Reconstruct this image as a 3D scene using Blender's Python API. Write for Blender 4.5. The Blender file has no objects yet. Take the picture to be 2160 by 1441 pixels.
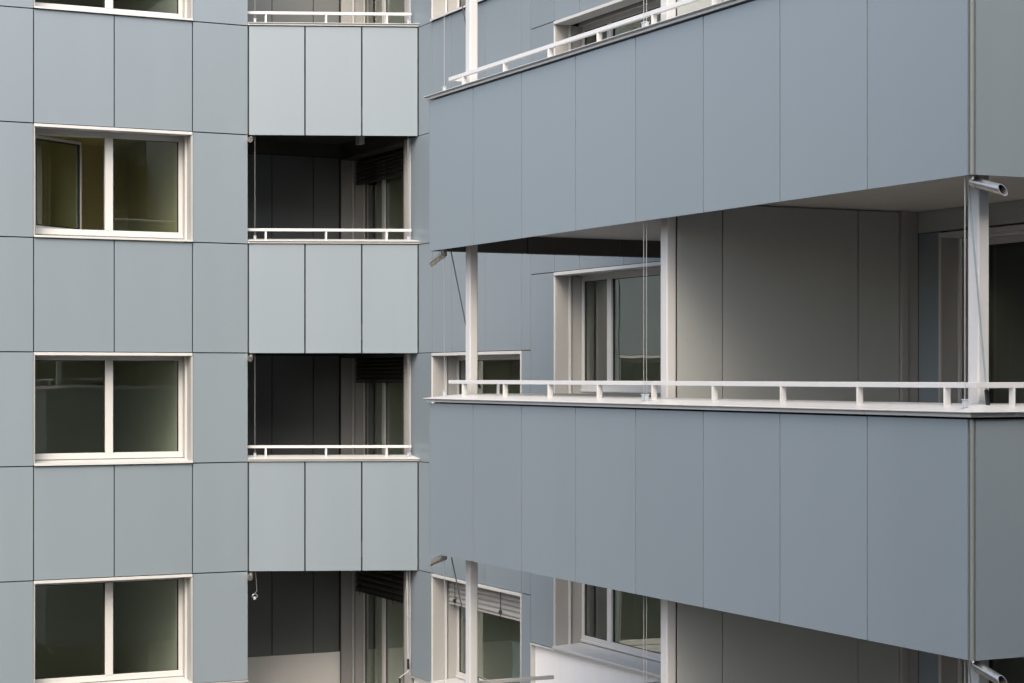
import bpy, math, random
from mathutils import Matrix, Vector
random.seed(7)
C = bpy.context.scene.collection
H = 2.9                      # storey height
ZC = 5.75                    # eye height above the courtyard
def zz(h): return ZC + h * H # height (in storeys relative to the eye) -> metres

# ------------------------------------------------------------------ materials
def new_mat(name):
    m = bpy.data.materials.new(name); m.use_nodes = True
    nt = m.node_tree; nt.nodes.clear()
    out = nt.nodes.new('ShaderNodeOutputMaterial')
    return m, nt, out

def pbr(name, col, rough=0.5, metal=0.0, spec=0.5, island=0.0, mottling=0.0, scale=1.5, bump=0.0, bscale=30.0, streak=False, rvar=0.0):
    m, nt, out = new_mat(name); N = nt.nodes; L = nt.links
    b = N.new('ShaderNodeBsdfPrincipled')
    b.inputs['Base Color'].default_value = (*col, 1)
    b.inputs['Roughness'].default_value = rough
    b.inputs['Metallic'].default_value = metal
    b.inputs['Specular IOR Level'].default_value = spec
    L.new(b.outputs[0], out.inputs[0])
    geo = N.new('ShaderNodeNewGeometry')
    val = None
    if mottling or rvar:
        tx = N.new('ShaderNodeTexNoise'); tx.inputs['Scale'].default_value = scale
        tx.inputs['Detail'].default_value = 6; tx.inputs['Roughness'].default_value = 0.6
        if streak:
            mp = N.new('ShaderNodeMapping'); mp.inputs['Scale'].default_value = (1, 1, 0.12)
            L.new(geo.outputs['Position'], mp.inputs[0]); L.new(mp.outputs[0], tx.inputs['Vector'])
        else:
            L.new(geo.outputs['Position'], tx.inputs['Vector'])
        mr = N.new('ShaderNodeMapRange')
        mr.inputs[1].default_value = 0.3; mr.inputs[2].default_value = 0.7
        mr.inputs[3].default_value = 1 - mottling; mr.inputs[4].default_value = 1 + mottling
        L.new(tx.outputs[0], mr.inputs[0]); val = mr.outputs[0]
        if rvar:
            r2 = N.new('ShaderNodeMapRange')
            r2.inputs[1].default_value = 0.3; r2.inputs[2].default_value = 0.7
            r2.inputs[3].default_value = rough - rvar; r2.inputs[4].default_value = rough + rvar
            L.new(tx.outputs[0], r2.inputs[0]); L.new(r2.outputs[0], b.inputs['Roughness'])
    if island:
        mi = N.new('ShaderNodeMapRange')
        mi.inputs[3].default_value = 1 - island; mi.inputs[4].default_value = 1 + island
        L.new(geo.outputs['Random Per Island'], mi.inputs[0])
        if val is None: val = mi.outputs[0]
        else:
            mu = N.new('ShaderNodeMath'); mu.operation = 'MULTIPLY'
            L.new(val, mu.inputs[0]); L.new(mi.outputs[0], mu.inputs[1]); val = mu.outputs[0]
    if val is not None:
        vm = N.new('ShaderNodeVectorMath'); vm.operation = 'SCALE'
        vm.inputs[0].default_value = col
        L.new(val, vm.inputs['Scale']); L.new(vm.outputs[0], b.inputs['Base Color'])
    if bump:
        t2 = N.new('ShaderNodeTexNoise'); t2.inputs['Scale'].default_value = bscale; t2.inputs['Detail'].default_value = 4
        L.new(geo.outputs['Position'], t2.inputs['Vector'])
        bp = N.new('ShaderNodeBump'); bp.inputs['Strength'].default_value = bump; bp.inputs['Distance'].default_value = 0.01
        L.new(t2.outputs[0], bp.inputs['Height']); L.new(bp.outputs[0], b.inputs['Normal'])
    return m

def glass(name, tint, boost=1.0):
    m, nt, out = new_mat(name); N = nt.nodes; L = nt.links
    tr = N.new('ShaderNodeBsdfTransparent'); tr.inputs[0].default_value = (*tint, 1)
    gl = N.new('ShaderNodeBsdfGlossy'); gl.inputs['Roughness'].default_value = 0.0
    gl.inputs[0].default_value = (0.9, 0.95, 0.92, 1)
    fr = N.new('ShaderNodeFresnel'); fr.inputs[0].default_value = 1.5
    ad = N.new('ShaderNodeMath'); ad.operation = 'MULTIPLY'; ad.inputs[1].default_value = boost; ad.use_clamp = True
    mx = N.new('ShaderNodeMixShader')
    # light leaving the sheet through its back face passes on (no internal mirror)
    gb = N.new('ShaderNodeNewGeometry'); iv = N.new('ShaderNodeMath'); iv.operation = 'SUBTRACT'; iv.inputs[0].default_value = 1.0
    L.new(gb.outputs['Backfacing'], iv.inputs[1])
    m3 = N.new('ShaderNodeMath'); m3.operation = 'MULTIPLY'
    L.new(fr.outputs[0], ad.inputs[0]); L.new(ad.outputs[0], m3.inputs[0]); L.new(iv.outputs[0], m3.inputs[1]); L.new(m3.outputs[0], mx.inputs[0])
    L.new(tr.outputs[0], mx.inputs[1]); L.new(gl.outputs[0], mx.inputs[2]); L.new(mx.outputs[0], out.inputs[0])
    # faint long-wave bow of the panes
    tx = N.new('ShaderNodeTexNoise'); tx.inputs['Scale'].default_value = 0.9
    geo = N.new('ShaderNodeNewGeometry'); L.new(geo.outputs['Position'], tx.inputs['Vector'])
    bp = N.new('ShaderNodeBump'); bp.inputs['Strength'].default_value = 0.04; bp.inputs['Distance'].default_value = 0.05
    L.new(tx.outputs[0], bp.inputs['Height']); L.new(bp.outputs[0], gl.inputs['Normal'])
    return m

M = {}
M['panel']   = pbr('grey_blue_panel', (0.2025, 0.2415, 0.268), 0.36, spec=0.5, island=0.024, mottling=0.018, scale=2.2, streak=True, bump=0.03, bscale=1.3, rvar=0.03)
M['trim']    = pbr('pale_powder_coat', (0.525, 0.522, 0.508), 0.38, mottling=0.025, scale=2.0)
M['rail']    = pbr('rail_powder_coat', (0.58, 0.578, 0.572), 0.35, mottling=0.02, scale=2.0)
M['post']    = pbr('post_powder_coat', (0.56, 0.557, 0.55), 0.34, mottling=0.02, scale=2.0)
M['frame']   = pbr('window_frame_paint', (0.53, 0.522, 0.50), 0.42, mottling=0.02, scale=3.0)
M['reveal']  = pbr('reveal_sheet', (0.34, 0.332, 0.318), 0.45, mottling=0.03, scale=2.0)
M['beige']   = pbr('beige_board', (0.372, 0.388, 0.375), 0.55, island=0.012, mottling=0.03, scale=1.2, bump=0.04, bscale=60)
M['soffit']  = pbr('soffit_paint', (0.60, 0.575, 0.545), 0.7, mottling=0.05, scale=1.2, bump=0.05, bscale=25)
M['backing'] = pbr('black_backing', (0.012, 0.012, 0.013), 0.8)
M['brown']   = pbr('panel_back_sheet', (0.10, 0.09, 0.08), 0.7, mottling=0.08)
M['gasket']  = pbr('black_rubber', (0.01, 0.01, 0.01), 0.5)
M['steel']   = pbr('stainless_steel', (0.60, 0.55, 0.50), 0.34, metal=1.0, mottling=0.10, scale=20, rvar=0.08)
M['wire']    = pbr('wire_steel', (0.55, 0.55, 0.55), 0.35, metal=0.6)
M['rod']     = pbr('rod_aluminium', (0.45, 0.53, 0.57), 0.3, metal=0.5)
M['drod']    = pbr('rod_dark_steel', (0.16, 0.165, 0.17), 0.45, metal=0.3)
M['clip']    = pbr('clear_plastic_clip', (0.42, 0.46, 0.50), 0.2)
M['black']   = pbr('black_plastic', (0.015, 0.015, 0.017), 0.45)
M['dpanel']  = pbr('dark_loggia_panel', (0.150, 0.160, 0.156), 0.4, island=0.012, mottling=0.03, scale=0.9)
M['lshade']   = pbr('loggia_shade_dark', (0.07, 0.065, 0.06), 0.8, mottling=0.1)  # near-black tone puts the loggias' overhead shade into slabs, headers and lintels
M['plaster'] = pbr('white_plaster', (0.87, 0.85, 0.82), 0.9, mottling=0.06, scale=1.4, bump=0.12, bscale=90, streak=True)
M['room']    = pbr('room_plaster', (0.74, 0.73, 0.66), 0.9, mottling=0.03)
M['ochre']   = pbr('ochre_room_paint', (0.64, 0.60, 0.40), 0.9, mottling=0.03)
M['room2']   = pbr('dim_room_shade', (0.14, 0.145, 0.12), 0.9, mottling=0.03)  # dark colour stands in for the dimness of a deep room
M['floor']   = pbr('floor_screed', (0.30, 0.28, 0.25), 0.8, mottling=0.08)
M['blind']   = pbr('blind_slat_lacquer', (0.40, 0.39, 0.37), 0.35, mottling=0.03)
M['dkblind'] = pbr('shade_dark_blind', (0.028, 0.027, 0.025), 0.5, mottling=0.03)  # dark slats, coloured blacker still to sink into the loggia shade
M['roof']    = pbr('roof_gravel', (0.22, 0.21, 0.20), 0.95, mottling=0.2, scale=25)
M['ground']  = pbr('courtyard_paving', (0.05, 0.049, 0.046), 0.9, mottling=0.2, scale=0.8, bump=0.1)
M['render']  = pbr('grey_render', (0.10, 0.097, 0.09), 0.9, mottling=0.1, scale=0.6)
M['bead']    = pbr('bead_grey_paint', (0.165, 0.182, 0.172), 0.45)
M['glass']   = glass('window_glass', (0.83, 0.865, 0.82), 2.4)
M['oglass']  = pbr('dark_window_glass', (0.03, 0.04, 0.045), 0.08)

# ------------------------------------------------------------------ mesh helper
class MB:
    def __init__(self): self.v = []; self.f = []
    def box(self, x0, x1, y0, y1, z0, z1):
        if x0 > x1: x0, x1 = x1, x0
        if y0 > y1: y0, y1 = y1, y0
        if z0 > z1: z0, z1 = z1, z0
        n = len(self.v)
        self.v += [(x0,y0,z0),(x1,y0,z0),(x1,y1,z0),(x0,y1,z0),(x0,y0,z1),(x1,y0,z1),(x1,y1,z1),(x0,y1,z1)]
        self.f += [(n,n+3,n+2,n+1),(n+4,n+5,n+6,n+7),(n,n+1,n+5,n+4),(n+1,n+2,n+6,n+5),(n+2,n+3,n+7,n+6),(n+3,n,n+4,n+7)]
        return self
    def prism(self, pts, z0, z1):
        """vertical prism over an anticlockwise outline"""
        n = len(self.v); k = len(pts)
        self.v += [(p[0],p[1],z0) for p in pts] + [(p[0],p[1],z1) for p in pts]
        self.f += [tuple(n+i for i in reversed(range(k))), tuple(n+k+i for i in range(k))]
        for i in range(k):
            j = (i+1) % k
            self.f.append((n+i, n+j, n+k+j, n+k+i))
        return self
    def sweep(self, rings):
        """closed profile rings joined to a capped solid"""
        n = len(self.v); k = len(rings[0])
        for r in rings: self.v += [tuple(p) for p in r]
        for s in range(len(rings)-1):
            a = n + s*k; b = a + k
            for i in range(k):
                j = (i+1) % k
                self.f.append((a+i, a+j, b+j, b+i))
        self.f.append(tuple(n+i for i in reversed(range(k))))
        e = n + (len(rings)-1)*k
        self.f.append(tuple(e+i for i in range(k)))
        return self
    def tube(self, pts, r, seg=8, caps=True):
        pts = [Vector(p) for p in pts]; n = len(self.v)
        rs = r if isinstance(r, (list, tuple)) else [r]*len(pts)
        up = None
        for i, p in enumerate(pts):
            if i == 0: t = pts[1]-pts[0]
            elif i == len(pts)-1: t = pts[-1]-pts[-2]
            else: t = (pts[i+1]-pts[i]).normalized() + (pts[i]-pts[i-1]).normalized()
            t.normalize()
            if up is None:
                up = Vector((0,0,1)) if abs(t.z) < 0.9 else Vector((1,0,0))
            a = up - t*up.dot(t); a.normalize(); b = t.cross(a); up = a
            for s in range(seg):
                an = 2*math.pi*s/seg
                self.v.append(tuple(p + (a*math.cos(an) + b*math.sin(an))*rs[i]))
        for i in range(len(pts)-1):
            for s in range(seg):
                q = (s+1) % seg; A = n+i*seg; B = A+seg
                self.f.append((A+s, A+q, B+q, B+s))
        if caps:
            self.f.append(tuple(n+s for s in reversed(range(seg))))
            e = n+(len(pts)-1)*seg
            self.f.append(tuple(e+s for s in range(seg)))
        return self

WM = {}          # intended world matrix of every object
def place(o, parent, mat):
    WM[o.name] = mat.copy()
    if parent is not None:
        o.parent = parent
        o.matrix_basis = WM[parent.name].inverted() @ mat
    else:
        o.matrix_basis = mat
I4 = Matrix.Identity(4)
def at(x, y, z, rz=0): return Matrix.Translation((x, y, z)) @ Matrix.Rotation(rz, 4, 'Z')

def build(mb, name, mat, parent=None, mtx=None, bevel=0.0, smooth=False, seg=2):
    me = bpy.data.meshes.new(name)
    me.from_pydata(mb.v, [], mb.f); me.validate(); me.update()
    import bmesh
    b = bmesh.new(); b.from_mesh(me); bmesh.ops.recalc_face_normals(b, faces=b.faces); b.to_mesh(me); b.free()
    me.materials.append(mat)
    o = bpy.data.objects.new(name, me); C.objects.link(o)
    base = WM[parent.name] if parent is not None else I4
    # verts are in world coordinates unless a matrix is given
    place(o, parent, mtx if mtx is not None else I4)
    if smooth:
        for p in me.polygons: p.use_smooth = True
        me.set_sharp_from_angle(angle=math.radians(40))
    if bevel:
        md = o.modifiers.new('edge', 'BEVEL'); md.width = bevel; md.segments = seg; md.limit_method = 'ANGLE'; md.angle_limit = math.radians(35)
        md.harden_normals = False
    return o
def tag(o, label=None, cat=None, group=None, kind=None):
    if label: o['label'] = label
    if cat: o['category'] = cat
    if group: o['group'] = group
    if kind: o['kind'] = kind
    return o
def empty(name, x, y, z, rz=0, parent=None):
    o = bpy.data.objects.new(name, None); C.objects.link(o); o.empty_display_size = 0.2
    place(o, parent, at(x, y, z, rz)); return o
def copy_tree(o, dz, parent=None, skip=()):
    """copy of a thing/part and everything under it, shifted dz upwards"""
    c = o.copy(); C.objects.link(c)
    WM[c.name] = Matrix.Translation((0,0,dz)) @ WM[o.name]
    c.parent = parent
    c.matrix_basis = WM[parent.name].inverted() @ WM[c.name] if parent is not None else WM[c.name]
    for ch in [q for q in bpy.data.objects if q.parent == o]:
        if any(ch.name.startswith(s) for s in skip): continue
        copy_tree(ch, dz, c)
    return c

# ------------------------------------------------------------------ key lines of the plan
# x runs along the left facade (to the right and away from the eye), y along the back facade (away from the eye)
YA = 25.30; XA = 8.405           # left facade plane y=YA, ends at x=XA
XC = 10.49                       # back facade plane
YC0 = 24.42                      # where the loggia parapet meets the back facade
YL = 27.36                       # back wall of the loggias
XD, YD0, YD1 = 7.646, 17.54, 9.455   # balcony front plane, far corner, near corner
YP = 13.46                       # partition wall across the balconies
XW = 10.316                      # wall behind the near half of the balconies
def yB(x): return YA + (x - XA) * (YC0 - YA) / (XC - XA)
CB = 0.9213                      # cosine between loggia parapet and x
KA = (-2, -1, 0, 1)              # storeys of the left/back wing
ZTOP = 2.45                      # top of the walls (storeys)

# ------------------------------------------------------------------ the setting
g = MB(); g.v = [(-900,-900,0),(900,-900,0),(900,900,0),(-900,900,0)]; g.f = [(0,1,2,3)]
tag(build(g, 'ground', M['ground']), kind='structure')

bld = empty('apartment_building', XC, YA, 0)
tag(bld, 'grey-blue panelled apartment building with cream windows and corner loggias', 'building')

G = 0.0072   # half joint, left facade
def cladA(rects, name, g=G):
    mb = MB()
    for (x0, x1, h0, h1) in rects:
        mb.box(x0+g, x1-g, YA, YA+0.012, zz(h0)+g, zz(h1)-g)
    return build(mb, name, M['panel'], bld)
xa = [XA-4.55, XA-2.838, XA-1.803, XA-0.762, XA]      # facade joints
rects = []
for k in KA:
    # parapet band
    if k > -2:
        for i in range(4): rects.append((xa[i], xa[i+1], .107+k, .607+k))
    rects.append((xa[0], xa[1], .607+k, 1.107+k)); rects.append((xa[3], xa[4], .607+k, 1.107+k))
for i in range(4): rects.append((xa[i], xa[i+1], 2.107, ZTOP))
cladA(rects, 'cladding')
mb = MB()      # the far end face of the left wing
for i in range(6):
    for k in range(9):
        h0, h1 = -1.893+.5*k, -1.393+.5*k
        if k: mb.box(xa[0]-.012, xa[0], YA+1.28*i+.006, YA+1.28*(i+1)-.006, zz(max(h0, -1.393))+.006, zz(min(h1, ZTOP))-.006)
build(mb, 'end_cladding', M['panel'], bld)
build(MB().box(xa[0]+.02, xa[0]+.3, YA+.41, 32.98, 0, zz(ZTOP)-.26), 'wall_core', M['backing'], bld)
# wall core of the left facade (dark cavity behind the joints)
mb = MB(); y0, y1 = YA+0.03, YA+0.40
for k in KA:
    mb.box(xa[0], xa[1], y0, y1, zz(.607+k), zz(1.107+k))
    mb.box(xa[3], xa[4]-0.012, y0, y1, zz(.607+k), zz(1.107+k))
    if k > -2: mb.box(xa[0], xa[4]-0.012, y0, y1, zz(.107+k), zz(.607+k))
mb.box(xa[0], xa[4]-0.012, y0, y1, zz(2.107), zz(ZTOP)-0.02)
build(mb, 'wall_core', M['backing'], bld)
# end return of the left facade inside the loggia
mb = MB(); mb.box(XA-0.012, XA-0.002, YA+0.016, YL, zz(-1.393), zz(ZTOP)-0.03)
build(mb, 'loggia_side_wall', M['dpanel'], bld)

# back facade
def cladC(rects, name, g=0.005):
    mb = MB()
    for (ya, yb, h0, h1) in rects:     # ya > yb, left to right in view
        mb.box(XC, XC+0.012, yb+g, ya-g, zz(h0)+g, zz(h1)-g)
    return build(mb, name, M['panel'], bld)
tC = [0, .456, 1.079, 2.097, 3.109, 3.363]
T = lambda t: YC0 - t
YJ = T(-0.272)
rects = []
for k in KA:
    if k > -2:
        for i in range(5): rects.append((T(tC[i]), T(tC[i+1]), .107+k, .607+k))
    rects.append((YJ, T(tC[1]), .607+k, 1.107+k)); rects.append((T(tC[4]), T(tC[5]), .607+k, 1.107+k))
for i in range(5): rects.append((T(tC[i]) if i else YJ, T(tC[i+1]), 2.107, ZTOP))
tD = [3.363, 3.977, 4.597, 5.616, 6.634, 7.66, 8.69, 9.72, 10.85]
for j in (-1, 0, 1):
    for i in range(8): rects.append((T(tD[i]), T(tD[i+1]), .415+j, .915+j if j < 1 else ZTOP))
for j in (-2, -1, 0):
    rects.append((T(3.363), T(3.977), .915+j, 1.415+j)); rects += [(T(tD[i]), T(tD[i+1]), .915+j, 1.415+j) for i in range(4, 8)]
cladC(rects, 'cladding')
mb = MB(); x0, x1 = XC+0.03, XC+0.40
for k in KA:
    mb.box(x0, x1, T(tC[1]), YJ-0.005, zz(.607+k), zz(1.107+k)); mb.box(x0, x1, T(3.363), T(3.109), zz(.607+k), zz(1.107+k))
    if k > -2: mb.box(x0, x1, T(3.363), YJ-0.005, zz(.107+k), zz(.607+k))
for j in (-1, 0, 1): mb.box(x0, x1, YP, T(3.363), zz(.415+j), zz(.915+j if j < 1 else ZTOP)-0.02)
for j in (-2, -1, 0):
    mb.box(x0, x1, T(3.977), T(3.363), zz(.915+j), zz(1.415+j)); mb.box(x0, x1, YP, T(6.634), zz(.915+j), zz(1.415+j))
mb.box(x0, x1, T(3.363), YJ-0.005, zz(2.107), zz(ZTOP)-0.02)
build(mb, 'wall_core', M['backing'], bld)
# loggia back wall: panels and header boards
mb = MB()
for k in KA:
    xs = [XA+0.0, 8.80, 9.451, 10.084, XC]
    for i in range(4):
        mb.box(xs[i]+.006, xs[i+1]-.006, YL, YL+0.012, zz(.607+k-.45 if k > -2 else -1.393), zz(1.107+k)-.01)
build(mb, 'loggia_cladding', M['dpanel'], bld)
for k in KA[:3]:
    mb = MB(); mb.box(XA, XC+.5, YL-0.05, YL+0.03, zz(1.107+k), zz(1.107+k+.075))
    build(mb, 'loggia_header', M['lshade'], bld)
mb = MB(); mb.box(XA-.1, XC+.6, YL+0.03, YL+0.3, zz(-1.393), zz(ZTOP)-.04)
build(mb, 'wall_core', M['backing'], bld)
# plaster base under the panels
mb = MB()
mb.box(xa[0], XA-0.02, YA+0.045, YA+0.4, 0, zz(-1.393)-.006)
mb.box(XA-0.02, XC+.5, YL-0.0, YL+0.3, 0, zz(-1.393)-.004)
mb.box(XC+0.045, XC+0.4, T(3.363)+.02, YJ-.02, 0, zz(-1.393)-.006)
mb.box(XC+0.05, XC+0.4, YP, T(3.363)-.012, 0, zz(-1.085)-.012)
build(mb, 'plaster_base', M['plaster'], bld)
# drip edge trims between panels and plaster
mb = MB()
mb.box(xa[0], XA, YA-0.004, YA+0.05, zz(-1.393)-.012, zz(-1.393)-.002)
mb.box(XC-.004, XC+.05, T(3.363)+.004, YJ, zz(-1.393)-.012, zz(-1.393)-.002)
mb.box(XC-.012, XC+.05, T(10.85), T(3.363), zz(-1.085)-.024, zz(-1.085)-.004)
mb.box(XC-.008, XC+.06, T(3.363)-.022, T(3.363)-.004, 0.0, zz(-1.085)-.026)
build(mb, 'drip_trim', M['frame'], bld)
# pale edge strips beside the loggia doors
for k in KA:
    mb = MB(); mb.box(XC-.006, XC+.05, YJ+.002, YJ+.03, zz(.61+k), zz(1.107+k)-.004)
    build(mb, 'edge_strip', M['trim'], bld)
mb = MB()
for k in KA:
    mb.box(XC+.002, XC+.4, YJ+.032, YJ+.215, zz(.107+k+.1) if k > -2 else 0, zz(1.107+k))
build(mb, 'loggia_pier', M['reveal'], bld)
for k in KA:
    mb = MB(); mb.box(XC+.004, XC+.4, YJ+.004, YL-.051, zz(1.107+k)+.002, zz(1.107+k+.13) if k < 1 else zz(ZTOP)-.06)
    build(mb, 'loggia_lintel', M['lshade'], bld)
# loggia slabs
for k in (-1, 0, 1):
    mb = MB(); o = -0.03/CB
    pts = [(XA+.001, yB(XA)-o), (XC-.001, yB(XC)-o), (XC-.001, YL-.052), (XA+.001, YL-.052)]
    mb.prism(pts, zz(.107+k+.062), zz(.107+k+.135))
    build(mb, 'loggia_slab', M['lshade'], bld)
# roof and inner floor plates close the building
mb = MB()
mb.box(xa[0], XA-.02, YA+.41, 33, zz(ZTOP)-.25, zz(ZTOP)-.05)
mb.box(XA-.02, 18, YL+.31, 33, zz(ZTOP)-.25, zz(ZTOP)-.05)
mb.box(XC+.41, 18, 9.0, YL+.31, zz(ZTOP)-.25, zz(ZTOP)-.05)
build(mb, 'roof', M['roof'], bld)

# ------------------------------------------------------------------ windows and doors
DEP = 0.36
def opening(name, W, Hh, splits, parent, mtx, door=False, open_first=0.0, top_drop=0.0, sill=True, lintel='trim'):
    """frame + panes + surround; local x to the right, y inwards, z up from the opening's foot"""
    FB = 0.145 if not door else 0.13; fz0 = 0.062 if not door else 0.04
    ST = 0.055; TR = 0.06; MUL = 0.102
    zt = Hh - 0.042 - top_drop
    fr = MB()
    fr.box(.031, W-.031, .335, .405, fz0, FB)                                  # bottom rail
    fr.box(.031, W-.031, .342, .405, zt-TR, zt-.001)                           # head
    fr.box(.031, .031+ST, .337, .405, FB, zt-TR); fr.box(W-.031-ST, W-.031, .337, .405, FB, zt-TR)
    xs = [.031+ST] + list(splits) + [W-.031-ST]
    for s in splits: fr.box(s-MUL/2, s+MUL/2, .329, .405, FB-.006, zt-TR+.004)
    fr.box(.031, W-.031, .322, .335, fz0+.006, fz0+.034)                       # weather strip
    root = build(fr, name, M['frame'], parent, mtx, bevel=.0035)
    n = len(xs)-1
    for i in range(n):
        a = xs[i] + (MUL/2 if i > 0 else 0); b = xs[i+1] - (MUL/2 if i < n-1 else 0)
        if i == 0 and open_first:
            continue
        gk = MB(); t = .009
        gk.box(a, a+t+.006, .352, .372, FB, zt-TR); gk.box(b-t-.006, b, .352, .372, FB, zt-TR)
        gk.box(a+t+.006, b-t-.006, .352, .372, FB, FB+t*.6); gk.box(a+t+.006, b-t-.006, .352, .372, zt-TR-t, zt-TR)
        pn = MB().box(a+.005, b-.005, .359, .367, FB+.003, zt-TR-.003)
        p = build(pn, 'pane', M['glass'], root, mtx)
        build(gk, 'gasket', M['gasket'], root, mtx)
    if open_first:
        a = xs[0]; b = xs[1]-MUL/2; w = b-a; h0, h1 = FB+.004, zt-TR-.004
        m2 = mtx @ Matrix.Translation((a, .372, 0)) @ Matrix.Rotation(open_first, 4, 'Z')
        sa = MB(); s = .038
        sa.box(0, s, 0, .06, h0, h1); sa.box(w-s, w, 0, .06, h0, h1); sa.box(s, w-s, 0, .06, h0, h0+s); sa.box(s, w-s, 0, .06, h1-s, h1)
        build(sa, 'open_sash', M['frame'], root, m2, bevel=.003)
        gk = MB(); t = .014
        gk.box(s, s+t, -.004, .03, h0+s, h1-s); gk.box(w-s-t, w-s, -.004, .03, h0+s, h1-s)
        gk.box(s+t, w-s-t, -.004, .03, h0+s, h0+s+t); gk.box(s+t, w-s-t, -.004, .03, h1-s-t, h1-s)
        build(gk, 'gasket', M['gasket'], root, m2)
        build(MB().box(s+.004, w-s-.004, .02, .028, h0+s, h1-s), 'pane', M['glass'], root, m2)
    su = MB()                                                                   # reveal sheets
    for a, b, c in ((.009, .021, .030), (W-.009, W-.021, W-.030)):
        su = MB(); su.box(a, b, .004, .166, .03, Hh-.042); su.box(a, c, .216, .41, .03, Hh-.042)
        su.box(a, a+(b-a)*.3, .166, .216, .03, Hh-.042)
        build(su, 'reveal', M['reveal'], root, mtx, bevel=.0015)
    li = MB()
    li.box(.004, W-.004, -.014, .19, Hh-.042, Hh-.004)
    li.box(.004, W-.004, .31, .42, Hh-.042-top_drop, Hh-.004)
    li.box(.001, .009, -.012, .17, .012, Hh-.042); li.box(W-.009, W-.001, -.012, .17, .012, Hh-.042)
    build(li, 'lintel_trim', M[lintel], root, mtx, bevel=.0025)
    gr = MB(); gr.box(.0215, .048, .168, .196, .04, Hh-.043)
    build(gr, 'guide_rail', M['trim'], root, mtx, bevel=.002)
    gr = MB(); gr.box(W-.048, W-.0215, .168, .196, .04, Hh-.043)
    build(gr, 'guide_rail', M['trim'], root, mtx, bevel=.002)
    if sill:
        prof = [(-.034, .004), (-.034, .030), (.333, .058), (.333, .050), (.0, .022), (-.022, .004)]
        sl = MB().sweep([[(.004, p[0], p[1]) for p in prof], [(W-.004, p[0], p[1]) for p in prof]])
        build(sl, 'sill', M['trim'], root, mtx, bevel=.0015)
    return root

def room(x0, x1, y0, y1, h0, h1, face, parent, paint=None):
    """an inner room as five slabs, open towards its window side"""
    z0, z1 = zz(h0), zz(h1); t = .08; mb = MB()
    mb.box(x0, x1, y0, y1, z1, z1+t)
    if face == 'y':
        mb.box(x0, x1, y1, y1+t, z0, z1); mb.box(x0-t, x0, y0, y1, z0, z1); mb.box(x1, x1+t, y0, y1, z0, z1)
    else:
        mb.box(x1, x1+t, y0, y1, z0, z1); mb.box(x0, x1, y0-t, y0, z0, z1); mb.box(x0, x1, y1, y1+t, z0, z1)
    mb.box(x0, x1, y0, y1, z0-t, z0)
    return build(mb, 'room_wall', paint or M['room'], parent)

R90 = -math.pi/2
WA = xa[3]-xa[1]
HW = .5*H
# left facade windows
w_open = opening('window', WA, HW, [WA*.508], bld, at(xa[1], YA, zz(.607)), open_first=math.radians(35.5))
w_shut = opening('window', WA, HW, [WA*.508], bld, at(xa[1], YA, zz(-.393)))
copy_tree(w_shut, 2*H, bld); copy_tree(w_shut, -H, bld)
r = room(xa[1]-.5, xa[3]+.05, YA+.405, YA+4.2, .30-1, .16, 'y', bld)
for dz in (2*H, -H): copy_tree(r, dz, bld)
room(xa[1]-.5, xa[3]+.05, YA+.405, YA+3.4, .30, 1.16, 'y', bld, M['ochre'])      # the room behind the open sash is painted ochre
# back facade, narrow-storey windows
W1 = 3.109-.456
w1 = opening('window', W1, HW, [.55], bld, at(XC, T(.456), zz(-.393), R90))
for dz in (2*H, H, -H): copy_tree(w1, dz, bld)
r = room(XC+.405, XC+4.2, T(3.3), T(.2), -.70, .16, 'x', bld)
for dz in (2*H, H, -H): copy_tree(r, dz, bld)
# back facade, half-storey-shifted windows
W2 = 6.634-3.977
w2 = opening('window', W2, HW, [.71], bld, at(XC, T(3.977), zz(-.085), R90))
for dz in (H, -H): copy_tree(w2, dz, bld)
r = room(XC+.405, XC+4.2, T(6.9), T(3.45), -.42, .46, 'x', bld)
for dz in (H, -H): copy_tree(r, dz, bld)
# loggia doors
HDo = .90*H
WDo = (YL-.052)-(YJ+.216)
d1 = opening('loggia_door', WDo, HDo, [.84], bld, at(XC, YL-.052, zz(.107-.90), R90), door=True, sill=False, lintel='lshade')
for dz in (2*H, H, -H): copy_tree(d1, dz, bld)
r = room(XC+.405, XC+4.2, YJ+.216, YL+.2, -.79, .16, 'x', bld)
for dz in (2*H, H, -H): copy_tree(r, dz, bld)

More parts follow.
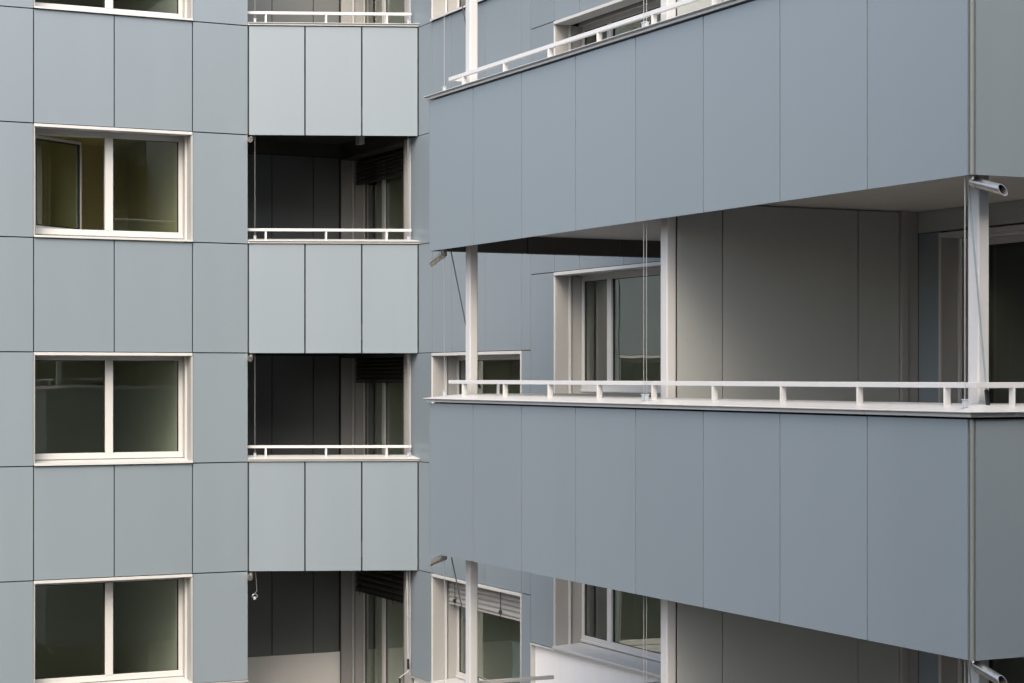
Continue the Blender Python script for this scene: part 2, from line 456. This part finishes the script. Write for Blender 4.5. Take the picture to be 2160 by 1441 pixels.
# ------------------------------------------------------------------ loggia parapets
def copP(P1):
    z = zz(P1)
    return dict(
        strip=[(-.20, z+.008), (.022, z+.008), (.022, z+.030), (-.20, z+.030)],
        sheet=[(.030, z+.030), (.046, z+.036), (.046, z+.042), (-.25, z+.086), (-.25, z+.030)])
def Bpt(x, o, z): return (x, yB(x) - o/CB, z)
lp = None
for k in (1,):
    P0, P1 = .107+k, .607+k
    xs = [XA+.004, XA+(XC-XA)*.3333, XA+(XC-XA)*.6667, XC-.003]
    mb = MB()
    for i in range(3):
        a, b = xs[i]+.010, xs[i+1]-.010
        mb.prism([Bpt(a,0,0)[:2], Bpt(b,0,0)[:2], Bpt(b,-.012,0)[:2], Bpt(a,-.012,0)[:2]], zz(P0), zz(P1)-.004)
    par = build(mb, 'parapet', M['panel'], bld)
    mb = MB(); a, b = XA+.001, XC-.001
    mb.prism([Bpt(a,-.03,0)[:2], Bpt(b,-.03,0)[:2], Bpt(b,-.22,0)[:2], Bpt(a,-.22,0)[:2]], zz(P0+.062), zz(P1)+.008)
    mb.prism([Bpt(a,-.02,0)[:2], Bpt(b,-.02,0)[:2], Bpt(b,-.05,0)[:2], Bpt(a,-.05,0)[:2]], zz(P0)+.006, zz(P0+.062))
    build(mb, 'parapet_core', M['backing'], par)
    mb = MB()
    for prof in copP(P1).values():
        mb.sweep([[Bpt(XA-.002, o, z) for o, z in prof], [Bpt(XC+.0005, o, z) for o, z in prof]])
    build(mb, 'coping', M['trim'], par, bevel=.002)
    zr = zz(P1+.0745)
    mb = MB(); a, b = XA+.003, XC-.04
    mb.prism([Bpt(a,-.12,0)[:2], Bpt(b,-.12,0)[:2], Bpt(b,-.165,0)[:2], Bpt(a,-.165,0)[:2]], zr-.036, zr)
    build(mb, 'handrail', M['rail'], par, bevel=.003)
    for px in (8.665, 9.405, 10.15):
        mb = MB()
        mb.prism([Bpt(px-.007,-.122,0)[:2], Bpt(px+.007,-.122,0)[:2], Bpt(px+.007,-.163,0)[:2], Bpt(px-.007,-.163,0)[:2]], zz(P1)+.05, zr-.036)
        build(mb, 'baluster', M['rail'], par)
    # outlet pipe under the slab
    nx, ny = -.389, -.921
    p0 = Vector((8.475, yB(8.475)+.10, zz(P0)+.10)); p1 = Vector((8.475, yB(8.475)+.10, zz(P0)-.03))
    p2 = p1 + Vector((nx*.22, ny*.22, -.050))
    mb = MB(); mb.tube([p0, p1+Vector((0,0,.03)), p1 + Vector((nx*.02, ny*.02, -.004)), p2], .036, 16, caps=False)
    mb.tube([p2, p1], [.031, .031], 16, caps=False)
    n = len(mb.v); s = 16
    mb.f += [(n-3*s+i, n-3*s+(i+1)%s, n-2*s+(i+1)%s, n-2*s+i) for i in range(s)]
    build(mb, 'drain_spout', M['steel'], par, smooth=True)
    lp = par
for dz in (-H, -2*H): copy_tree(lp, dz, bld)

# ------------------------------------------------------------------ the stacked balconies on the right
def Dpath(o):
    return [(XC-.001, YD0+o), (XD-o, YD0+o), (XD-o, YD1-o), (XC-.001, YD1-o)]
YDJ = [YD0 - i*1.0063 for i in range(9)]
def balcony():
    P0, P1, j = .415, .913, 0
    root = empty('balcony', XD, YD1, zz(.474))
    g = .006
    mb = MB()
    for i in range(8):
        mb.box(XD, XD+.012, YDJ[i+1]+g, YDJ[i]-g-(.012 if i == 0 else 0), zz(P0), zz(P1)-.006)
    xr = [XD, XD+1.02, XD+2.06, XC]
    for i in range(3):
        for yy in (YD0-.012, YD1):
            mb.box(xr[i]+(g if i else (.0005 if yy > 12 else .033)), xr[i+1]-g, yy, yy+.012, zz(P0), zz(P1)-.006)
    par = build(mb, 'parapet', M['panel'], root)
    # rounded bead on the near corner
    mb = MB(); mb.tube([(XD+.015, YD1+.015, zz(P0)), (XD+.015, YD1+.015, zz(P1)-.006)], .0155, 16)
    build(mb, 'corner_bead', M['bead'], par, smooth=True)
    mb = MB()   # back sheets: the inside of the hanging fascia
    zb0, zb1 = zz(P0)+.006, zz(P1)-.012
    mb.box(XD+.018, XD+.04, YD1+.04, YD0-.04, zb0, zb1)
    for a, b in ((XD+.018, 8.683-.006), (8.683+.006, 9.71-.006), (9.71+.006, XC-.004)): mb.box(a, b, YD0-.04, YD0-.018, zb0, zb1)
    mb.box(XD+.018, XC-.004, YD1+.018, YD1+.04, zb0, zb1)
    build(mb, 'back_sheet', M['brown'], par)
    mb = MB()
    zs = zz(.474)+.19
    mb.box(XD+.04, XD+.21, YD1+.04, YD0-.04, zs, zz(P1)+.004)
    mb.box(XD+.21, XC-.004, YD0-.21, YD0-.04, zs, zz(P1)+.004); mb.box(XD+.21, XC-.004, YD1+.04, YD1+.21, zs, zz(P1)+.004)
    build(mb, 'parapet_core', M['backing'], par)
    mb = MB(); mb.box(XD+.041, XC-.004, YD1+.041, YD0-.041, zz(.474), zs-.001)
    build(mb, 'slab', M['soffit'], root)
    prof = copP(P1)
    mb = MB()
    for key, pr in prof.items():
        # lengths of sheet with butt joints
        ends = [YD0] + [14.538, 12.509, 10.50] + [YD1]
        def ring(i, side, pr=pr):
            y = ends[i]
            if i == 0: return [(XD-o, YD0+o, z) for o, z in pr]
            if i == len(ends)-1: return [(XD-o, YD1-o, z) for o, z in pr]
            return [(XD-o, y+side*.0025, z) for o, z in pr]
        for i in range(len(ends)-1):
            mb.sweep([ring(i, -1), ring(i+1, 1)])
        mb.sweep([[(XD-o, YD0+o+.0006, z) for o, z in pr], [(XC-.001, YD0+o+.0006, z) for o, z in pr]])
        xj = 7.965
        mb.sweep([[(XD-o, YD1-o-.0006, z) for o, z in pr], [(xj-.003, YD1-o-.0006, z) for o, z in pr]])
        mb.sweep([[(xj+.003, YD1-o-.0006, z) for o, z in pr], [(XC-.001, YD1-o-.0006, z) for o, z in pr]])
    build(mb, 'coping', M['trim'], root, bevel=.002)
    # handrail: one bent bar with short returns
    zr = zz(P1+.0745); u0, u1 = .14, .176
    mb = MB()
    xl = XD+u0+1.12
    pts = [(xl, YD0-u0), (XD+u0, YD0-u0), (XD+u0, YD1+u0), (XC-.1, YD1+u0), (XC-.1, YD1+u1), (XD+u1, YD1+u1), (XD+u1, YD0-u1), (xl, YD0-u1)]
    n = len(mb.v); q = len(pts)
    mb.v += [(p[0],p[1],zr-.035) for p in pts] + [(p[0],p[1],zr) for p in pts]
    for a, b, c, d in ((0,1,6,7),(1,2,5,6),(2,3,4,5)):
        mb.f += [(a,b,c,d), (q+a,q+d,q+c,q+b)]
    for i in range(q):
        jn = (i+1) % q; mb.f.append((i, jn, q+jn, q+i))
    hr = build(mb, 'handrail', M['rail'], root, bevel=.003)
    def bal(x, y, horiz=False):
        mb = MB()
        if horiz: mb.box(x-.006, x+.006, y-.0245, y+.0245, zz(P1)+.045, zr-.035)
        else: mb.box(x-.0245, x+.0245, y-.006, y+.006, zz(P1)+.045, zr-.035)
        build(mb, 'baluster', M['rail'], hr, bevel=.002)
    for y in BAL: bal(XD+.158, y)
    bal(8.084, YD1+.158, True); bal(XD+1.5, YD1+.158, True); bal(XD+.66, YD0-.158, True)
    # posts
    for t in (.394, 4.08, YD0-YD1-.245):
        y1 = YD0-t
        mb = MB().box(XD+.25, XD+.335, y1, y1+.105, zz(P1)+.06, zz(1.474)-.002)
        build(mb, 'post', M['post'], root, bevel=.011, seg=3)
    # partition
    zf, zt = zz(.474)+.19, zz(1.474)-.012
    xs = [7.988, 8.407, 9.715, 10.132, 10.20]
    mb = MB()
    for i in range(3): mb.box(xs[i]+.005, xs[i+1]-.005, YP, YP+.012, zf+.03, zt)
    pt = build(mb, 'partition', M['beige'], root)
    mb = MB().box(xs[0], XW, YP+.03, YP+.10, zf+.02, zt+.004)
    build(mb, 'partition_core', M['backing'], pt)
    mb = MB()
    for i in range(3):
        cols = [xs[i]+.09, xs[i+1]-.09] if i != 1 else [xs[1]+.08, xs[1]+.46, xs[1]+.85, xs[2]-.09]
        for h in (.60, .83, 1.10, 1.36):
            for cx in cols:
                mb.tube([(cx, YP+.002, zz(h)), (cx, YP-.004, zz(h))], .008, 8)
    build(mb, 'rivet', M['beige'], pt); 
    mb = MB(); mb.box(10.137, 10.20, YP-.03, YP+.06, zf, zt+.01); mb.box(10.205, XW-.002, YP-.012, YP+.06, zf, zt+.01)
    for h in (1.455, 1.43): mb.tube([(10.165, YP-.028, zz(h)), (10.165, YP-.036, zz(h))], .012, 10)
    build(mb, 'corner_profile', M['reveal'], pt, bevel=.002)
    # outlet pipes at both corners
    for y, s in ((9.53, -1), (17.375, 1)):
        x = 7.725; zt_ = zz(.415)+.02
        p0 = Vector((x, y, zz(.474)-.002)); p1 = Vector((x, y, zz(.4)))
        L = .285; dz = .075
        mb = MB(); seg = 24
        dirv = Vector((0, s*L, -dz)).normalized()
        mb.tube([p0, Vector((x, y, zz(.404)+.012)), Vector((x, y+s*.012, zz(.404)-.012)), Vector((x, y+s*.04, zz(.404)-.02))], .030, seg)
        # slanted end: the lower lip reaches further
        a = Vector((x, y-s*.015, zz(.404)-.0)); e = a + dirv*L
        up = Vector((0, 0, 1)) - dirv*dirv.z; up.normalize(); sd = dirv.cross(up)
        n = len(mb.v)
        for base, rr in ((a, .0305), (e, .0305), (e, .0275), (a, .0275)):
            for i in range(seg):
                an = 2*math.pi*i/seg
                q_ = base + (up*math.cos(an) + sd*math.sin(an))*rr
                if base is e: q_ = q_ - dirv*(math.cos(an)*rr*1.05)
                mb.v.append(tuple(q_))
        for rr in range(3):
            for i in range(seg):
                k2 = (i+1) % seg
                mb.f.append((n+rr*seg+i, n+rr*seg+k2, n+(rr+1)*seg+k2, n+(rr+1)*seg+i))
        mb.f.append(tuple(n+i for i in range(seg)))
        build(mb, 'drain_spout', M['steel'], root, smooth=True)
    # wall behind the near half: header, panel, glazed door
    zh = zz(1.412)
    build(MB().box(XW, XW+.16, YD1+.3, YP-.002, zh, zz(1.474)-.003), 'wall_header', M['beige'], root)
    build(MB().box(XW+.002, XW+.014, 13.172, YP-.014, zf, zh-.008), 'wall_panel', M['panel'], root)
    build(MB().box(XW+.03, XW+.4, 13.17, YP+.03, zf, zh), 'wall_core', M['backing'], root)
    Wd = 13.168-10.0
    opening('balcony_door', Wd, zh-.012-(zf-.02), [1.05, 2.1], root, at(XW, 13.168, zf-.02, R90), door=True, sill=False)
    build(MB().box(XW+.002, XW+.4, YD1+.05, 9.99, zf, zh-.006), 'end_pier', M['beige'], root)
    rm = MB(); t = .08
    rx0, rx1, ry0, ry1 = XW+.405, XW+4.0, 9.7, YP+.2
    rm.box(rx1, rx1+t, ry0, ry1, zf, zh+.2); rm.box(rx0, rx1, ry0-t, ry0, zf, zh+.2); rm.box(rx0, rx1, ry1, ry1+t, zf, zh+.2)
    rm.box(rx0, rx1, ry0, ry1, zf-t, zf); rm.box(rx0, rx1, ry0, ry1, zh+.2, zh+.2+t)
    build(rm, 'room_wall', M['room2'], root)
    return root
# baluster stations along the front (measured spacing about 0.95 m)
BAL = [17.071, 16.18, 15.29, 14.398, 13.50, 12.606, 11.70, 10.796, 9.888]
b0 = balcony()
bm_ = copy_tree(b0, -H); bl_ = copy_tree(b0, -2*H)
tag(b0, 'uppermost grey-blue balcony, its handrail slanting up along a coping seen from below', 'balcony', 'stacked panelled balconies')
tag(bm_, 'middle grey-blue balcony with pale posts, level handrail and white coping seen from above', 'balcony', 'stacked panelled balconies')
tag(bl_, 'lowest balcony, mostly cut off, with posts and rail end under the middle balcony', 'balcony', 'stacked panelled balconies')
# open top frame carrying the uppermost posts
mb = MB(); mb.box(XD+.24, XD+.345, YD1+.2, YD0-.25, zz(1.474), zz(1.474)+.1)
mb.box(XD+.346, XC-.01, YD0-.36, YD0-.26, zz(1.474), zz(1.474)+.1)
build(mb, 'roof_beam', M['post'], b0, bevel=.006)

# ------------------------------------------------------------------ guide wires with clips
def wire(x, y, hb, ht, label, group, slack=0.0):
    zb = hb; zt = ht
    root = empty('guide_wire', x, y, zb)
    tag(root, label, 'wire', group)
    build(MB().tube([(x, y, zb+.03), (x+slack*.5, y, (zb+zt)/2), (x+slack, y, zt)], .0028, 6), 'wire', M['wire'], root)
    mb = MB(); mb.box(x-.022, x+.022, y-.012, y+.012, zb-.006, zb-.001); mb.box(x-.015, x+.015, y-.010, y+.010, zb, zb+.042)
    mb.box(x-.021, x+.021, y-.011, y+.011, zb+.043, zb+.051)
    build(mb, 'clip', M['clip'], root, bevel=.003)
    return root
xw = 7.716
def cop(u): return .042 + (u+.046)*.044/.296     # coping height over parapet top, u metres inwards
for nm, j in (('uppermost', 0), ('middle', -1), ('lowest', -2)):
    zb = zz(.913+j)+cop(.07)+.004; zt = zz(1.474+j)-.003
    grp = 'sunshade guide wires of the balconies'
    wire(xw, 17.34, zb, zt, f'thin taut wire clipped to the far left coping corner of the {nm} balcony', grp)
    wire(xw, 13.510, zb, zt, f'left wire of the close pair before the post of the {nm} balcony', grp)
    wire(xw, 13.466, zb, zt, f'right wire of the close pair before the post of the {nm} balcony', grp)
    if j < 0: wire(xw, 9.605, zb, zt, f'thin taut wire beside the near corner post of the {nm} balcony', grp)
for nm, k in (('top', 1), ('upper', 0), ('lower', -1)):
    zb = zz(.607+k)+cop(.08)+.004; zt = zz(1.107+k+.062)-.003
    grp = 'sunshade guide wires of the loggias'
    if k == 1: zt = zz(2.3)
    wire(8.515, yB(8.515)+.09, zb, zt, f'thin wire at the left end of the {nm} loggia opening', grp)
    wire(10.395, yB(10.395)+.09, zb, zt, f'thin straight wire at the right end of the {nm} loggia opening', grp)
    wire(10.428, yB(10.428)+.13, zb, zt, f'second slanting wire at the right end of the {nm} loggia opening', grp, slack=-.03)

# ------------------------------------------------------------------ awning cranks
def crank(pts, label, handle, rodmat):
    root = empty('crank_rod', *pts[-1]); tag(root, label, 'crank', 'awning crank rods')
    build(MB().tube(pts, .0065, 8), 'rod', rodmat, root, smooth=True)
    build(MB().tube(handle, .013, 10), 'grip', M['black'], root, smooth=True)
    a = Vector(pts[0])
    mb = MB(); mb.tube([a+Vector((0,0,.05)), a+Vector((.008,0,.02)), a], .006, 6)
    build(mb, 'hook', M['steel'], root)
for nm, j in (('uppermost', 0), ('middle', -1), ('lowest', -2)):
    top = Vector((7.775, 9.646, zz(1.405+j))); bot = Vector((7.912, 9.646, zz(.985+j)))
    if j == -1: bot = Vector((7.912, 9.646, zz(-.028)))
    if j < 0: crank([top, top.lerp(bot, .7), bot], f'bluish crank rod leaning on the near corner post of the {nm} balcony', [bot, bot+Vector((.012, 0, -.10))], M['rod'])
    top = Vector((7.75, 17.30, zz(1.44+j))); bot = Vector((8.135, 17.515, zz(.995+j)))
    crank([top, bot], f'grey crank rod slanting behind the far left post of the {nm} balcony', [bot, bot+Vector((.02, -.04, -.10))], M['drod'])

# crank hanging by the bottom loggia door, arm folded out
cx, cy = 10.425, 24.62
root = empty('crank_rod', cx, cy, 1.7)
tag(root, 'white crank with black grips hanging at the right edge of the bottom loggia', 'crank', 'awning crank rods')
build(MB().tube([(cx-.02, cy, zz(-.835)), (cx, cy, 1.93)], .007, 8), 'rod', M['trim'], root)
build(MB().tube([(cx, cy, 1.955), (cx+.002, cy, 1.82)], .017, 10), 'grip', M['black'], root)
build(MB().tube([(cx+.002, cy, 1.82), (cx+.002, cy, 1.795), (cx-.02, cy-.012, 1.78), (cx-.15, cy-.09, 1.735), (cx-.165, cy-.10, 1.72)], .006, 8), 'arm', M['trim'], root)
build(MB().tube([(cx-.165, cy-.10, 1.722), (cx-.162, cy-.10, 1.58)], .015, 10), 'grip', M['black'], root)

# loose wires of the bottom loggia (no tensioned screen there yet)
def coil(c, r, n, seed):
    rnd = random.Random(seed); pts = []
    for i in range(n*10+1):
        a = 2*math.pi*i/10 + 1.6
        w = rnd.uniform(.85, 1.12)
        pts.append((c[0]+math.cos(a)*r*w, c[1]+rnd.uniform(-.012, .012)+math.sin(a*.31)*.012, c[2]+math.sin(a)*r*.75*w))
    return pts
x, y = 8.52, yB(8.52)+.09
root = empty('loose_wire', x, y, 2.78); tag(root, 'short loose wire ending in a coil under the spout of the bottom loggia', 'wire')
zt = zz(-.83); ze = zz(-.893)-.33
build(MB().tube([(x, y, zt), (x+.004, y, zt-.2), (x+.022, y, ze+.06)] + coil((x-.01, y, ze-.01), .036, 4, 3), .0032, 6), 'wire', M['wire'], root)
build(MB().box(x-.035, x+.0, y-.035, y-.02, ze-.055, ze-.015), 'clip', M['clip'], root, bevel=.005)
x, y = 10.385, yB(10.385)+.09
root = empty('loose_wire', x, y, 2.4); tag(root, 'long loose wire loop with a knot at the right side of the bottom loggia', 'wire')
ze = zz(-.893)-.63
build(MB().tube([(x, y, zt), (x-.01, y, zt-.35), (x-.03, y, ze+.26), (x-.035, y, ze+.15), (x-.01, y, ze+.05), (x+.012, y, ze), (x+.02, y, ze+.06), (x+.005, y, ze+.2), (x+.03, y, zt-.3), (x+.035, y, zt)], .0032, 6), 'wire', M['wire'], root)
build(MB().tube(coil((x+.01, y-.01, ze), .018, 3, 8), .004, 6), 'knot', M['clip'], root)

# small box lamp on the loggia ceiling
root = empty('ceiling_lamp', 10.05, 25.4, zz(1.107)); tag(root, 'small grey box lamp under the ceiling of the upper loggia', 'lamp')
build(MB().box(10.0, 10.075, 25.32, 25.47, zz(1.107+.062)-.215, zz(1.107+.062)-.02), 'lamp_body', M['reveal'], root, bevel=.006)
build(MB().box(10.02, 10.055, 25.36, 25.43, zz(1.107+.062)-.02, zz(1.107+.062)-.001), 'mount', M['frame'], root)

# ------------------------------------------------------------------ venetian blinds
def blind(y0, y1, zl, drop, mat, label, cords=True, n=5):
    """slats between y1<y0 at the slot of an opening in the back facade, hanging from zl down by drop"""
    x = XC+.255
    root = empty('venetian_blind', x, y0, zl); tag(root, label, 'blind', 'raised venetian blinds')
    mb = MB(); pitch = (drop-.035)/n
    for i in range(n):
        zc = zl - pitch*(i+.5)
        ring = []
        h = pitch*.56
        out = [(-.030, -h), (-.040, -h*.55), (-.036, 0), (-.020, h*.55), (.012, h*.95)]
        prof = [(x+a, zc+b) for a, b in out] + [(x+a+.006, zc+b+.001) for a, b in reversed(out)]
        mb.sweep([[(p[0], y1+.055, p[1]) for p in prof], [(p[0], y0-.055, p[1]) for p in prof]])
    build(mb, 'slat', mat, root, smooth=True)
    zb = zl-drop
    build(MB().box(x-.042, x+.03, y1+.052, y0-.052, zb, zb+.024), 'bottom_bar', mat, root, bevel=.004)
    if cords:
        for f in (.10, .62):
            yy = y0 + (y1-y0)*f
            pts = [(x-.046, yy, zl), (x-.046, yy+.006, zl-drop*.4), (x-.048, yy-.004, zl-drop*.72)] + \
                  [(x-.05+q[1], yy+q[0], zl-drop*.84+q[2]) for q in coil((0, 0, 0), .026, 3, int(f*50))] + [(x-.05, yy+.01, zb-.02), (x-.05, yy-.012, zb-.035)]
            build(MB().tube(pts, .0045, 5), 'cord', M['black'], root)
blind(T(.456), T(3.109), zz(-.893)-.043, .36, M['blind'], 'half raised grey venetian blind in the bottom window behind the post')
ld0, ld1 = YL-.052, YJ+.216
for nm, k, dr in (('upper', 0, .36), ('lower', -1, .36), ('bottom', -2, .52)):
    blind(ld0, ld1, zz(1.107+k)-.043, dr, M['dkblind'], f'raised dark venetian blind over the door of the {nm} loggia', cords=(k == -2), n=6)

# ------------------------------------------------------------------ out-of-view blocks, added and sized to shape the daylight on the facades
def facing(name, x0, x1, y0, y1, h, label, faces):
    root = empty(name, (x0+x1)/2, (y0+y1)/2, 0); tag(root, label, 'building')
    build(MB().box(x0, x1, y0, y1, 0, h), 'wall', M['render'], root)
    build(MB().box(x0-.3, x1+.3, y0-.3, y1+.3, h, h+.35), 'roof', M['roof'], root)
    pa = None
    for fl in range(int((h-1)/3)):
        z = 1.0+fl*3.0
        m1 = MB(); m2 = MB()
        for f in faces:
            a, b = (x0, x1) if f == 'y' else (y0, y1)
            n = int((b-a)/3.2)
            for i in range(n):
                c = a+(i+.5)*(b-a)/n
                if f == 'y':
                    m1.box(c-.85, c+.85, y1, y1+.05, z, z+1.6); m2.box(c-.75, c+.75, y1+.05, y1+.06, z+.1, z+1.5)
                else:
                    m1.box(x1, x1+.05, c-.85, c+.85, z, z+1.6); m2.box(x1+.05, x1+.06, c-.75, c+.75, z+.1, z+1.5)
        w = build(m1, 'window_row', M['frame'], root); build(m2, 'pane', M['oglass'], w)
facing('sky_blocker', -4.5, 34, -15, -2.0, 16.0, 'long grey block out of view behind the viewer, added to shade the balcony ends', 'y')
facing('sky_blocker', -18.5, -5.5, -30, -16, 10.0, 'low grey block out of view behind the viewer, added to screen the low sky', 'y')
facing('sky_blocker', -36, -22, -12, 9.5, 4.2, 'added grey block out of view across the courtyard, kept low so sky reaches the stacked balconies', 'x')
facing('sky_blocker', -34, -17, 10, 48, 13.0, 'grey block out of view across the courtyard, added to dim the back facade', 'x')

# ------------------------------------------------------------------ camera and daylight
cam = bpy.data.cameras.new('camera'); co = bpy.data.objects.new('camera', cam); C.objects.link(co)
cam.sensor_width = 36; cam.lens = 4193.4/2160*36
cam.shift_y = (794-720.5)/2160
cam.clip_end = 3000
co.location = (0, 0, ZC); co.rotation_euler = (math.radians(90), 0, math.radians(-25.94))
bpy.context.scene.camera = co

SUN_EL, SUN_AZ = 44, 211      # azimuth measured from +y towards +x
w = bpy.data.worlds.new('World'); bpy.context.scene.world = w; w.use_nodes = True
nt = w.node_tree; bg = nt.nodes['Background']
sky = nt.nodes.new('ShaderNodeTexSky'); sky.sky_type = 'NISHITA'; sky.sun_disc = False
sky.sun_elevation = math.radians(SUN_EL); sky.sun_rotation = math.radians(SUN_AZ)
sky.air_density = 1.0; sky.dust_density = 4.0; sky.ozone_density = 1.0
hs = nt.nodes.new('ShaderNodeHueSaturation'); hs.inputs['Saturation'].default_value = 0.82   # thin overcast takes the blue out
nt.links.new(sky.outputs[0], hs.inputs['Color']); nt.links.new(hs.outputs[0], bg.inputs[0]); bg.inputs[1].default_value = 0.15
sl = bpy.data.lights.new('sun', 'SUN'); so = bpy.data.objects.new('sun', sl); C.objects.link(so)
sl.energy = 0.5; sl.angle = math.radians(40); sl.color = (1, .89, .70)
d = Vector((math.sin(math.radians(SUN_AZ))*math.cos(math.radians(SUN_EL)), math.cos(math.radians(SUN_AZ))*math.cos(math.radians(SUN_EL)), math.sin(math.radians(SUN_EL))))
so.rotation_euler = (-d).to_track_quat('-Z', 'Y').to_euler(); so.location = (0, 0, 40)

sc = bpy.context.scene
sc.view_settings.view_transform = 'Standard'; sc.view_settings.look = 'None'
sc.view_settings.exposure = 1.42; sc.view_settings.gamma = 1.0
sc.cycles.max_bounces = 8; sc.cycles.diffuse_bounces = 3; sc.cycles.glossy_bounces = 3; sc.cycles.transparent_max_bounces = 12
